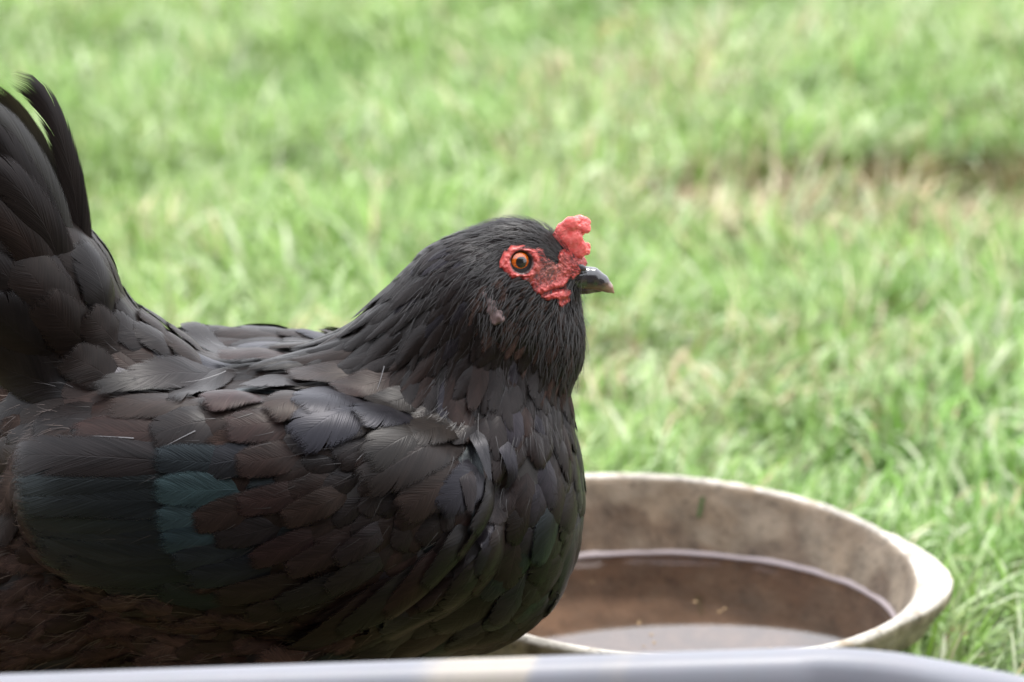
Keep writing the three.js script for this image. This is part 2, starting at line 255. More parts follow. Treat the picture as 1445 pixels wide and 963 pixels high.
// ---- feather materials
function featherTex(seed, shaft, fray, soft) {
  const r = rng(seed), splits = Array.from({ length: 3 }, () => [0.45 + r() * 0.55, r() < 0.5 ? -1 : 1, 0.3 + r() * 0.5, 0.004 + r() * 0.008]);
  return dataTex(192, 384, (u, v) => {
    const xi = (u - 0.5) * 2, ax = Math.abs(xi), b = v - ax * 0.30, sd = xi < 0 ? 0 : 50;
    const fine = noise(b * 150 + sd, ax * 3 + seed, 1), mid = noise(b * 46 + sd, ax * 1.6 + seed, 7), big = noise(b * 7 + sd, ax * 2, seed);
    let c = 0.50 + 0.26 * (fine - 0.5) + 0.22 * (mid - 0.5) + 0.34 * (big - 0.5) + 0.10 * sstep(0.8, 1, ax);
    if (ax < 0.035 && v < 0.93) c = mixn(c, shaft, 0.6 * (1 - ax / 0.035) * sstep(0.98, 0.6, v));
    let e = 1 - fray * (0.10 + 0.9 * Math.pow(noise(b * 95 + sd, 3, seed), 2.2)) * sstep(0.25, 0.7, v);
    let a = ax < e ? sstep(0, soft, e - ax) : 0;
    const tip = 1 - fray * 0.35 * noise(xi * 34 + 9, 5, seed) * (1 - 0.4 * ax); a *= sstep(0, soft * 0.45, tip - v);
    for (const [sv, ss, dep, wd] of splits) if (xi * ss > 0 && ax > 1 - dep && Math.abs(b - sv + 0.25 * dep) < wd * (ax - 1 + dep) / dep * 2.2) a = 0;
    return [c, c, c, a];
  }, false, THREE.ClampToEdgeWrapping);
}
const fMaps = [featherTex(3, 0.75, 0.18, 0.22), featherTex(11, 0.95, 0.2, 0.18), featherTex(29, 0.6, 0.34, 0.12), featherTex(41, 1.0, 0.5, 0.35)];
const fm = (map, o) => new THREE.MeshPhysicalMaterial({ vertexColors: true, map, bumpMap: map, bumpScale: 0.00022, transparent: true, side: THREE.DoubleSide, roughness: 0.55, ...o });
const C3 = (r, g, b) => new THREE.Color().setRGB(r, g, b);
// 0 brown matt, 1 charcoal satin, 2 green-blue gloss, 3 violet-grey gloss, 4 hackle, 5 down
const FM = [
  fm(fMaps[0], { roughness: 0.42, specularIntensity: 0.26, specularColor: C3(1, 0.93, 0.88) }),
  fm(fMaps[1], { roughness: 0.4, specularIntensity: 0.27, specularColor: C3(1, 0.98, 0.99) }),
  fm(fMaps[0], { roughness: 0.34, metalness: 0.25, specularIntensity: 0.45, specularColor: C3(0.82, 0.97, 1) }),
  fm(fMaps[1], { roughness: 0.38, metalness: 0.2, specularIntensity: 0.4, specularColor: C3(0.9, 0.9, 1) }),
  fm(fMaps[2], { roughness: 0.35, specularIntensity: 0.3, specularColor: C3(1, 0.97, 0.96) }),
  fm(fMaps[3], { roughness: 0.85, specularIntensity: 0.2 }),
];
FM.forEach((m, i) => { m.name = ['brown_feather', 'charcoal_feather', 'green_gloss_feather', 'violet_gloss_feather', 'hackle_feather', 'down_feather'][i]; });
const FCOL = [[0.0118, 0.0074, 0.0062], [0.0078, 0.0057, 0.0051], [0.0070, 0.0084, 0.0094], [0.0090, 0.0080, 0.0094], [0.0058, 0.0042, 0.0037], [0.036, 0.0235, 0.0190]];

// ---- feather geometry laid over the body surface
class Batch { constructor() { this.p = []; this.u = []; this.c = []; this.i = []; }
  geo() { const g = new THREE.BufferGeometry(); g.setAttribute('position', new THREE.Float32BufferAttribute(this.p, 3)); g.setAttribute('uv', new THREE.Float32BufferAttribute(this.u, 2)); g.setAttribute('color', new THREE.Float32BufferAttribute(this.c, 3)); g.setIndex(this.i); g.computeVertexNormals(); return g; }
  add(b) { const o = this.p.length / 3; for (const x of b.p) this.p.push(x); for (const x of b.u) this.u.push(x); for (const x of b.c) this.c.push(x); for (const x of b.i) this.i.push(x + o); }
  mirror() { const m = new Batch(); m.p = this.p.slice(); for (let k = 2; k < m.p.length; k += 3) m.p[k] = -m.p[k]; m.u = this.u; m.c = this.c; for (let k = 0; k < this.i.length; k += 3) m.i.push(this.i[k], this.i[k + 2], this.i[k + 1]); return m; } }
const SHAPES = {
  thread: t => 1 - 0.8 * t,
  round: t => (0.55 + 0.45 * sstep(0, 0.45, t)) * Math.sqrt(Math.max(0.02, 1 - Math.pow(clamp((t - 0.5) / 0.5), 2.6))),
  oval: t => (0.5 + 0.5 * sstep(0, 0.45, t)) * Math.sqrt(Math.max(0.015, 1 - Math.pow(clamp((t - 0.35) / 0.65), 2.0))),
  hackle: t => Math.pow(clamp(t / 0.35), 0.6) * Math.pow(Math.max(0.01, 1 - Math.pow(clamp((t - 0.3) / 0.7), 1.7)), 0.75),
  long: t => Math.pow(clamp(t / 0.2), 0.5) * Math.sqrt(Math.max(0.02, 1 - Math.pow(clamp((t - 0.8) / 0.2), 2.4))),
};
function lay(o) {                                            // o: p, d, L, W (mm), h0, lift, camber, shape, nL, nW, col, twist
  const b = new Batch(), { nL, nW } = o, sh = SHAPES[o.shape]; let p = o.p.clone(), d = o.d.clone();
  const n0 = grad(p.x, p.y, p.z); d.addScaledVector(n0, -d.dot(n0)).normalize();
  if (o.yaw) d.applyAxisAngle(n0, o.yaw);
  const ds = o.L / nL; let n = n0;
  for (let i = 0; i <= nL; i++) {
    const t = i / nL, w = o.W * 0.5 * sh(t), side = V().crossVectors(n, d).normalize();
    for (let j = 0; j <= nW; j++) {
      const xi = (j / nW - 0.5) * 2, q = p.clone().addScaledVector(side, w * xi), f = sdf(q.x, q.y, q.z), g = grad(q.x, q.y, q.z);
      const h = (o.shape === 'thread' ? o.h0 : -1 + (o.h0 + 1) * sstep(0, 0.55, t)) + o.lift * o.L * t + (o.curl || 0) * o.L * t * t * t + o.camber * w * (1 - xi * xi) + (o.twist || 0) * w * xi * t;
      q.addScaledVector(g, Math.min(h - f, 14));
      b.p.push((q.x - HB.x) / 1000, q.y / 1000, q.z / 1000); b.u.push(j / nW, t); b.c.push(...o.col);
    }
    p.addScaledVector(d, ds); n = grad(p.x, p.y, p.z); p.addScaledVector(n, -sdf(p.x, p.y, p.z)); if (o.bend) d.applyAxisAngle(n, o.bend / nL); d.addScaledVector(n, -d.dot(n)).normalize();
  }
  for (let i = 0; i < nL; i++) for (let j = 0; j < nW; j++) { const a = i * (nW + 1) + j, c = a + nW + 1; b.i.push(a, a + 1, c, a + 1, c + 1, c); }
  return b;
}

// ---- plumage field: pixel on the hen, direction in the picture (y down), length and width (mm), material weights
const CT = [
  [800, 345, -1, 0.0, 4, 1.8, 'h'], [760, 318, -1, -0.05, 6, 2.2, 'h'], [720, 320, -1, 0.25, 8, 2.8, 'h'], [680, 335, -1, 0.5, 10, 3.2, 'h'], [715, 340, -1, 0.2, 6, 2.4, 'h'], [690, 365, -0.9, 0.7, 8, 3, 'h'],
  [740, 405, -0.9, 0.5, 6, 2, 'c'], [770, 425, -0.8, 0.7, 7, 2.2, 'c'], [715, 420, -0.7, 0.8, 8, 2.6, 'c'], [690, 440, -0.3, 1, 9, 3, 'c'], [800, 440, -0.25, 1, 9, 2.6, 'c'], [820, 450, -0.1, 1, 9, 2.6, 'c'], [780, 490, -0.25, 1, 13, 3.8, 'c'], [815, 510, -0.25, 1, 13, 3.8, 'c'],
  [645, 350, -0.85, 0.65, 15, 4.2, 'n'], [600, 385, -0.85, 0.62, 21, 5.4, 'n'], [545, 430, -0.88, 0.5, 28, 6.5, 'n'], [495, 462, -0.95, 0.3, 33, 8, 'n'],
  [640, 400, -0.65, 0.85, 17, 4.6, 'n'], [660, 450, -0.4, 1, 20, 5.5, 'n'], [600, 450, -0.6, 0.85, 24, 6.4, 'n'], [560, 490, -0.75, 0.7, 28, 7.2, 'n'], [510, 500, -0.95, 0.3, 30, 9, 'n'], [620, 510, -0.45, 1, 26, 7, 'n'], [690, 510, -0.2, 1, 24, 7, 'n'], [570, 540, -0.6, 0.85, 28, 8.5, 'n'], [660, 560, -0.3, 1, 26, 8, 'n'],
  [740, 520, -0.15, 1, 20, 6.5, 'n'], [780, 560, -0.1, 1, 20, 7.5, 'n'], [720, 580, -0.1, 1, 24, 9, 'n'],
  [812, 620, -0.05, 1, 24, 11, 'b'], [760, 630, -0.15, 1, 26, 12, 'b'], [690, 640, -0.25, 1, 26, 12, 'b'], [812, 690, -0.2, 1, 26, 13, 'b'], [760, 720, -0.35, 1, 28, 15, 'b'], [710, 740, -0.45, 0.95, 28, 14, 'b'], [780, 800, -0.45, 0.95, 28, 15, 'b'], [700, 840, -0.6, 0.85, 30, 17, 'b'], [640, 860, -0.75, 0.7, 32, 17, 'b'], [700, 920, -0.7, 0.7, 30, 16, 'b'], [560, 920, -0.9, 0.4, 32, 17, 'b'],
  [640, 600, -0.55, 0.85, 25, 13, 's'], [580, 610, -0.65, 0.75, 27, 15, 's'], [520, 590, -0.8, 0.6, 29, 16, 's'], [450, 560, -0.92, 0.35, 32, 17, 's'], [640, 680, -0.5, 0.9, 21, 11, 's'], [570, 690, -0.65, 0.75, 23, 12, 's'], [640, 740, -0.6, 0.8, 19, 9.5, 's'], [590, 790, -0.75, 0.65, 21, 9.5, 's'],
  [500, 740, -0.85, 0.5, 24, 11, 'w'], [430, 740, -0.9, 0.4, 26, 12, 'w'], [350, 720, -0.95, 0.3, 28, 13, 'w'], [520, 830, -0.85, 0.5, 26, 12, 'w'], [420, 820, -0.92, 0.35, 30, 13, 'w'], [330, 800, -0.96, 0.2, 32, 14, 'w'], [250, 760, -1, 0.1, 32, 14, 'w'],
  [300, 620, -0.97, 0.15, 34, 18, 'w'], [380, 620, -0.95, 0.25, 33, 17, 'w'], [200, 650, -1, 0.05, 36, 17, 'w'], [120, 680, -1, 0.05, 36, 17, 'w'],
  [440, 470, -1, 0.05, 32, 10, 'k'], [360, 470, -1, 0.0, 34, 11, 'k'], [300, 480, -1, -0.2, 36, 12, 'k'], [240, 460, -1, -0.4, 36, 13, 'k'], [400, 515, -1, 0.12, 32, 13, 'k'], [320, 530, -1, -0.05, 36, 16, 'k'], [220, 520, -1, -0.3, 36, 17, 'k'],
  [170, 450, -0.85, -0.6, 34, 16, 't'], [140, 420, -0.6, -0.85, 36, 17, 't'], [100, 440, -0.7, -0.7, 42, 22, 't'], [110, 360, -0.45, -0.9, 42, 21, 't'], [50, 340, -0.5, -0.9, 48, 25, 't'], [30, 440, -0.9, -0.4, 46, 25, 't'], [150, 520, -0.9, -0.35, 40, 20, 't'], [60, 520, -1, -0.1, 42, 22, 't'], [-30, 500, -1, -0.1, 42, 22, 't'], [-20, 330, -0.6, -0.8, 46, 24, 't'],
  [40, 610, -1, 0.15, 32, 15, 'd'], [10, 720, -1, 0.2, 28, 13, 'd'], [-40, 640, -1, 0.1, 28, 13, 'd'], [60, 820, -1, 0.25, 24, 11, 'd'], [160, 870, -0.95, 0.35, 24, 10, 'd'], [260, 890, -0.95, 0.35, 24, 10, 'd'], [380, 930, -0.95, 0.3, 26, 11, 'd'], [100, 930, -0.95, 0.3, 22, 10, 'd'], [480, 930, -0.95, 0.3, 28, 13, 'd'], [250, 1000, -1, 0.1, 24, 12, 'd'], [480, 1010, -1, 0.1, 24, 12, 'd'],
].map(([u, v, dx, dy, L, W, k]) => { const p = cast(u, v), n = grad(p.x, p.y, p.z), d = V(dx, -dy * CP, dy * SP); d.addScaledVector(n, -d.dot(n)).normalize(); return { p, d, L, W, k }; });
function field(p) {
  const zs = p.z < 0 ? -1 : 1; let L = 0, W = 0, ws = 0, best = 0, kind = 'b'; const d = V();
  for (const c of CT) { const q = (p.x - c.p.x) ** 2 + (p.y - c.p.y) ** 2 + 0.7 * (p.z * zs - c.p.z) ** 2, w = 1 / (q * q + 60); ws += w; L += w * c.L; W += w * c.W; d.x += w * c.d.x; d.y += w * c.d.y; d.z += w * c.d.z * zs; if (w > best) { best = w; kind = c.k; } }
  return { L: L / ws, W: W / ws, d, kind };
}
const lobe = [cast(685, 418), cast(701, 448)].map(q => V(q.x, q.y, 0));
const plucked = p => {                                       // no feathers on the bare face, the beak and the eye
  if (p.y < at(700, 440).y - 20 || p.x < at(690, 400).x) return false;
  const q = polyD(p.x, p.y, faceXY); if (lobe) { const l = capsule(p.x, p.y, 0, lobe[0], lobe[1], 1.0, 2.0); if (l < 0) return true; } return q < -1.1 + 3 * (noise(p.x * 0.6, p.y * 0.6, 9) - 0.45);
};
const R = rng(77);
const stuff = FM.map(() => new Batch()), shown = [];
{ // even scatter over the whole surface
  const cell = 6, gridH = new Map(), key = (i, j, k) => i * 73856093 ^ j * 19349663 ^ k * 83492791;
  const lo = [at(-60, 0).x, 20, -100], hi = [at(850, 0).x, at(700, 290).y, 100];
  let made = 0;
  for (let tr = 0; tr < 130000; tr++) {
    const p = V(mixn(lo[0], hi[0], R()), mixn(lo[1], hi[1], R()), mixn(lo[2], hi[2], R()));
    const headZone = tr % 3 === 0; if (headZone) { p.x = mixn(at(640, 0).x, hi[0], R()); p.y = mixn(at(700, 560).y, hi[1], R()); p.z = mixn(-32, 32, R()); }
    const d0 = sdf(p.x, p.y, p.z); if (Math.abs(d0) > 14) continue; proj(p); if (Math.abs(sdf(p.x, p.y, p.z)) > 0.3 || p.y < 60) continue;
    if (plucked(p)) continue;
    const f = field(p), small = f.kind === 'h' || f.kind === 'c', r = (small ? 0.66 : f.kind === 'n' ? 0.86 : f.kind === 'b' ? 0.98 : f.kind === 't' ? 1.0 : 0.86) * Math.sqrt(0.33 * f.L * 0.62 * f.W);
    const ci = Math.floor(p.x / cell), cj = Math.floor(p.y / cell), ck = Math.floor(p.z / cell), rg = Math.ceil(r / cell); let ok = true;
    for (let a = -rg; a <= rg && ok; a++) for (let b = -rg; b <= rg && ok; b++) for (let c = -rg; c <= rg && ok; c++) { const l = gridH.get(key(ci + a, cj + b, ck + c)); if (l) for (const q of l) if (q.distanceToSquared(p) < r * r) { ok = false; break; } }
    if (!ok) continue;
    const kk = key(ci, cj, ck); if (!gridH.has(kk)) gridH.set(kk, []); gridH.get(kk).push(p.clone()); made++;
    const v1 = noise(p.x * 0.028 + 5, p.y * 0.028, p.z * 0.028), v2 = R(), v3 = noise(p.x * 0.02 + 40, p.y * 0.02 + 9, p.z * 0.02);
    let m = 1, shape = 'oval', lift = 0.06, camber = 0.16, tone = 0.8 + 0.4 * R();
    switch (f.kind) {
      case 'h': m = 4; shape = 'hackle'; lift = 0.14; break;
      case 'c': m = v2 < 0.45 ? 5 : 4; shape = 'hackle'; lift = 0.15; camber = 0.3; break;
      case 'n': m = v1 > 0.62 && v2 < 0.5 ? 1 : v2 < 0.22 ? 0 : v2 > 0.93 ? 3 : 4; shape = 'hackle'; lift = 0.1; camber = 0.3; break;
      case 'b': m = v2 < 0.36 ? 1 : v2 < 0.46 ? 2 : v2 < 0.68 ? 3 : v2 < 0.76 ? 0 : 4; shape = v3 > 0.5 ? 'oval' : 'round'; tone *= 0.9; break;
      case 's': m = v2 < 0.45 ? 1 : v2 < 0.48 ? 2 : v2 < 0.56 ? 3 : 0; shape = 'round'; tone *= 0.9; break;
      case 'w': m = v2 < 0.6 ? 0 : v2 < 0.84 ? 1 : v2 < 0.88 ? 2 : 5; shape = 'oval'; tone *= 0.8; break;
      case 'k': m = v2 < 0.55 ? 0 : v2 < 0.85 ? 1 : 3; shape = 'oval'; lift = 0.022; tone *= 1.1; break;
      case 't': m = v2 < 0.6 ? 0 : v2 < 0.93 ? 1 : 3; shape = 'round'; lift = 0.07; tone *= 0.6; break;
      case 'd': m = v2 < 0.75 ? 5 : 0; shape = 'oval'; lift = 0.16; tone *= 0.85; break;
    }
    const br = 0.85 + 0.5 * v3, col = FCOL[m].map((c, q) => c * 2 * tone * (q === 0 ? br : q === 1 ? 0.95 + 0.05 * br : 1));
    const big = f.W > 6, b = lay({ p, d: f.d, L: f.L * (0.8 + 0.65 * R()), W: f.W * (0.8 + 0.7 * R()) * (f.kind === 'b' ? 1.25 : f.kind === 'n' ? 1.3 : f.kind === 'c' ? 1.5 : f.kind === 'h' ? 1.25 : 1), h0: -0.8, lift: lift * (0.7 + 0.6 * R()), camber, shape, nL: big ? 8 : 5, nW: big ? 4 : 2, col, yaw: (R() - 0.5) * (f.kind === 'd' ? 1.1 : 0.55), curl: (R() - 0.6) * (small ? 0.08 : 0.05), twist: (R() - 0.5) * 0.25, bend: (R() - 0.5) * 0.4 });
    const n = grad(p.x, p.y, p.z), vis = n.dot(EYE.clone().sub(p).normalize());
    shown.push({ b, m, size: f.kind === 'd' || small ? 0 : vis > 0.15 ? f.L * f.W * vis : 0, kind: f.kind });
  }
  console.log('feathers', made);
}
// ---- body core: one continuous surface under the plumage, head included
const bodyMat = new THREE.MeshStandardMaterial({ color: C3(0.012, 0.0095, 0.009), roughness: 0.9 });
mesh('body', nets(sdf, [at(-60, 0).x, 30, -96], [at(850, 0).x, at(700, 285).y, 96], 3.2, HB), bodyMat, hen);

// ---- wing: rows of flight feathers and coverts [root u, v, tip u, v, width px, material, tone, height mm, shape]
const WF = [];
for (let k = 0; k < 7; k++) WF.push([345 - k * 6, 806 - k * 25, 62 - Math.min(k, 3) * 10 - (k > 3 ? 2 : 0) + (k === 0 ? 22 : 0), 795 - k * 24, 60, k < 6 ? 2 : 1, [0.8, 0.95, 0.88, 1.05, 0.95, 0.85, 1.05][k], 0.6 + k * 0.42, 'long']);
WF.push([330, 838, 130, 812, 46, 2, 0.75, 0.2, 'long'], [420, 868, 215, 826, 46, 2, 0.65, 0.3, 'long'], [520, 880, 330, 868, 44, 0, 0.6, 0.4, 'long'], [590, 830, 400, 896, 50, 1, 0.65, 0.3, 'oval'], [600, 800, 440, 880, 46, 0, 0.65, 0.8, 'oval']);
// greater coverts, tips over the flight feathers
[[375, 660, 214, 650, 54, 2, 1.1], [370, 690, 216, 692, 56, 2, 2.0], [372, 716, 218, 733, 54, 2, 1.9], [380, 740, 224, 764, 52, 2, 1.5], [395, 765, 240, 790, 48, 2, 1.05], [420, 790, 262, 812, 48, 2, 0.8], [455, 812, 300, 838, 46, 0, 0.7], [490, 832, 340, 862, 46, 0, 0.65], [530, 800, 385, 850, 44, 1, 0.7]].forEach((a, i) => WF.push([...a, 2.2 + 0.1 * (8 - i), 'round']));
// middle coverts
[[330, 590, 212, 622, 74, 1, 1.05], [400, 640, 272, 662, 54, 3, 0.75], [400, 700, 270, 738, 52, 0, 0.85], [420, 735, 300, 760, 44, 1, 0.8], [450, 690, 330, 715, 46, 0, 0.9], [470, 745, 350, 790, 44, 0, 0.8], [430, 600, 315, 612, 62, 0, 0.95], [440, 640, 330, 660, 54, 0, 1.0], [520, 750, 400, 805, 44, 0, 0.75], [560, 770, 455, 830, 42, 1, 0.9], [500, 690, 395, 735, 46, 0, 0.9], [555, 735, 470, 790, 40, 1, 1]].forEach((a, i) => WF.push([...a, 2.4 + 0.08 * i, 'round']));
// scapulars and tertials high on the wing
[[255, 640, 40, 652, 66, 0, 1.0], [290, 615, 100, 622, 66, 0, 1.15], [330, 575, 150, 588, 66, 0, 1.05], [300, 545, 130, 565, 56, 1, 0.9], [330, 520, 165, 548, 76, 1, 1.0], [390, 560, 285, 582, 70, 0, 1.3], [440, 530, 345, 560, 66, 1, 1.1], [470, 560, 375, 600, 66, 0, 1.0], [420, 500, 300, 512, 56, 0, 1.15]].forEach((a, i) => WF.push([...a, 2.4 + 0.12 * i, 'round']));
// rounded shoulder feathers
[[560, 570, 412, 648, 92, 3, 0.75], [565, 590, 440, 625, 74, 1, 1.1], [535, 540, 420, 598, 84, 3, 0.8], [660, 610, 505, 706, 84, 1, 1.0], [640, 600, 512, 672, 74, 1, 1.0], [610, 570, 505, 620, 74, 3, 0.65], [570, 520, 470, 570, 66, 0, 1.1], [670, 650, 555, 735, 70, 0, 0.9], [690, 650, 612, 725, 62, 3, 0.75], [660, 580, 575, 640, 66, 1, 1.0], [520, 520, 405, 548, 62, 0, 1.15], [600, 545, 520, 590, 60, 1, 1.05]].forEach((a, i) => WF.push([...a, 3.0 + 0.16 * (i % 6), 'round']));
// glossy pointed feathers at the bend of the wing
WF.push([668, 590, 680, 688, 28, 3, 1.5, 4.2, 'hackle'], [700, 600, 722, 702, 26, 3, 1.35, 3.6, 'hackle'], [640, 640, 655, 730, 32, 1, 1.1, 4.6, 'hackle']);
// long feathers along the lower front edge of the wing, standing off the breast
[[705, 660, 655, 752, 40, 1, 0.8], [690, 690, 632, 790, 44, 0, 0.75], [668, 725, 590, 826, 46, 1, 0.75], [640, 760, 535, 862, 48, 0, 0.7], [610, 790, 470, 884, 50, 1, 0.7], [570, 810, 408, 898, 52, 0, 0.62]].forEach((a, i) => WF.push([...a, 3.4 + 0.2 * i, 'oval']));
const nearWing = new THREE.Group(); nearWing.name = 'wing'; hen.add(nearWing);
const farWing = FM.map(() => new Batch()), RW = rng(19);
for (const [u0, v0, u1, v1, w, m, tone, h0, shape] of WF) {
  const p = cast(u0, v0), q = cast(u1, v1), d = q.clone().sub(p), L = d.length() * 1.04;
  const col = (m === 2 && tone > 1.3 ? [0.0080, 0.0132, 0.0152] : FCOL[m]).map((c, i) => c * 2 * tone * (0.92 + 0.16 * RW()) * (m === 0 && i === 0 ? 1.1 : 1));
  const b = lay({ p, d: d.normalize(), L, W: w * PX, h0, lift: 0.022 + 0.016 * RW(), camber: 0.08, shape, nL: 14, nW: 6, col, curl: 0.02 * RW(), twist: (RW() - 0.5) * 0.12 });
  mesh('wing_feather', b.geo(), FM[m], nearWing); if (v0 > 575) farWing[m].add(b.mirror());
}
const shaftM = new THREE.MeshPhysicalMaterial({ color: C3(0.085, 0.08, 0.08), roughness: 0.4, side: THREE.DoubleSide });
for (const [u0, v0, u1, v1, h] of [[320, 535, 250, 550, 4.2], [397, 555, 362, 563, 4.4], [277, 614, 229, 637, 4.4], [192, 624, 100, 622, 4.6], [472, 577, 446, 592, 4.8], [438, 630, 428, 642, 5], [137, 637, 118, 639, 4.6], [336, 506, 290, 486, 4.2], [515, 640, 500, 655, 4.8], [545, 520, 530, 560, 3.6]]) {
  const p = cast(u0, v0), d = cast(u1, v1).sub(p), L = d.length(); mesh('feather_shaft', lay({ p, d: d.normalize(), L, W: 0.55, h0: h, lift: 0, camber: 0.3, shape: 'thread', nL: 8, nW: 2, col: [1, 1, 1] }).geo(), shaftM, nearWing);
}
function joined(name, batches, parent) {
  const gs = [], ms = []; batches.forEach((b, i) => { if (b.p.length) { gs.push(b.geo()); ms.push(FM[i]); } });
  const o = mesh(name, mergeGeometries(gs, true), ms, parent); o.userData.kind = 'stuff'; return o;
}
joined('far_wing_feathers', farWing, hen).userData.label = 'wing feathers on the far side of the hen';

// ---- tail
const tail = new THREE.Group(); tail.name = 'tail'; hen.add(tail);
function ribbon(pts, w, N, col, m, mirror) {
  const cv = new THREE.CatmullRomCurve3(pts.map(([u, v, z]) => at(u, v, z))), nL = 22, nW = 6, b = new Batch();
  for (let i = 0; i <= nL; i++) { const t = i / nL, p = cv.getPointAt(t), T = cv.getTangentAt(t), S = V().crossVectors(N, T).normalize(), NN = V().crossVectors(T, S).normalize(), hw = w * PX / 2 * SHAPES.long(t);
    for (let j = 0; j <= nW; j++) { const xi = (j / nW - 0.5) * 2, q = p.clone().addScaledVector(S, hw * xi).addScaledVector(NN, hw * (0.28 * (1 - xi * xi)) + 0.5 * Math.sin(t * 9 + xi * 2)); b.p.push((q.x - HB.x) / 1000, q.y / 1000, q.z / 1000 * mirror); b.u.push(j / nW, t); b.c.push(...col); } }
  for (let i = 0; i < nL; i++) for (let j = 0; j < nW; j++) { const a = i * (nW + 1) + j, c = a + nW + 1; b.i.push(a, a + 1, c, a + 1, c + 1, c); }
  mesh('tail_feather', b.geo(), m, tail);
}
const thinTail = fm(fMaps[0], { roughness: 0.5, transmission: 0.45, thickness: 0 }); thinTail.name = 'thin_tail_feather';
const TF = [
  [[[150, 462, 0], [116, 380, 1], [108, 300, 1], [93, 222, 1], [70, 160, 1], [42, 122, 1], [2, 104, 1]], 42, 1, 1.1],
  [[[130, 450, 7], [92, 370, 11], [72, 290, 13], [46, 232, 14], [8, 180, 15], [-50, 135, 16]], 50, 6, 1.5],
  [[[130, 450, 10], [84, 370, 16], [58, 300, 20], [24, 235, 22], [-40, 160, 24]], 56, 1, 0.8],
  [[[130, 460, 14], [88, 385, 22], [62, 320, 26], [22, 265, 29], [-45, 220, 31]], 64, 1, 1.0],
  [[[120, 460, 18], [66, 395, 27], [30, 335, 31], [-20, 290, 34], [-80, 265, 36]], 64, 0, 0.8],
  [[[110, 470, 22], [40, 415, 32], [-20, 370, 36], [-100, 335, 38]], 62, 1, 0.8],
  [[[100, 480, 24], [20, 445, 34], [-50, 415, 38], [-120, 395, 40]], 60, 0, 0.8],
];
for (const [pts, w, m, tone] of TF) for (const s of pts[1][2] < 2 ? [1] : [1, -1]) ribbon(pts, w, V(0.4, 0.15, 1).normalize(), (m === 6 ? [0.020, 0.0155, 0.008] : FCOL[m].map(c => c * 2 * tone)), m === 6 ? thinTail : FM[m], s);

// ---- large rounded tail coverts
const coverts = [[150, 455, 50, 300, 80, 0, 0.8, 1.5], [160, 470, 95, 350, 66, 1, 0.8, 2.2], [120, 480, 8, 372, 80, 0, 0.8, 2.4], [110, 520, -20, 430, 84, 1, 0.75, 2.6], [150, 510, 50, 420, 74, 0, 0.85, 3.0], [180, 500, 110, 440, 62, 0, 0.9, 3.4], [100, 560, -20, 490, 78, 1, 0.8, 2.8], [170, 545, 90, 500, 66, 0, 0.8, 3.2], [225, 500, 148, 448, 54, 1, 1.0, 3.8], [262, 505, 180, 470, 52, 1, 1.1, 4.0], [300, 520, 225, 478, 50, 0, 1.1, 4.0], [345, 510, 250, 470, 46, 1, 1.25, 4.4], [205, 470, 160, 425, 40, 1, 0.9, 2.6], [250, 480, 190, 445, 40, 0, 1.0, 2.8]];
for (const [u0, v0, u1, v1, w, m, tone, h0] of coverts) {
  const p = cast(u0, v0), q = cast(u1, v1), d = q.clone().sub(p), L = d.length() * 1.05, b = lay({ p, d: d.normalize(), L, W: w * 1.12 * PX, h0: u0 > 200 ? h0 * 0.4 : h0, lift: u0 > 200 ? 0.015 : 0.04, camber: 0.16, shape: 'round', nL: 14, nW: 6, col: FCOL[m].map(c => c * 2 * tone * (u0 < 200 ? 0.62 : 0.85)), curl: 0.02, bend: -0.15 });
  mesh('tail_covert', b.geo(), FM[m], hen); stuff[m].add(b.mirror());
}

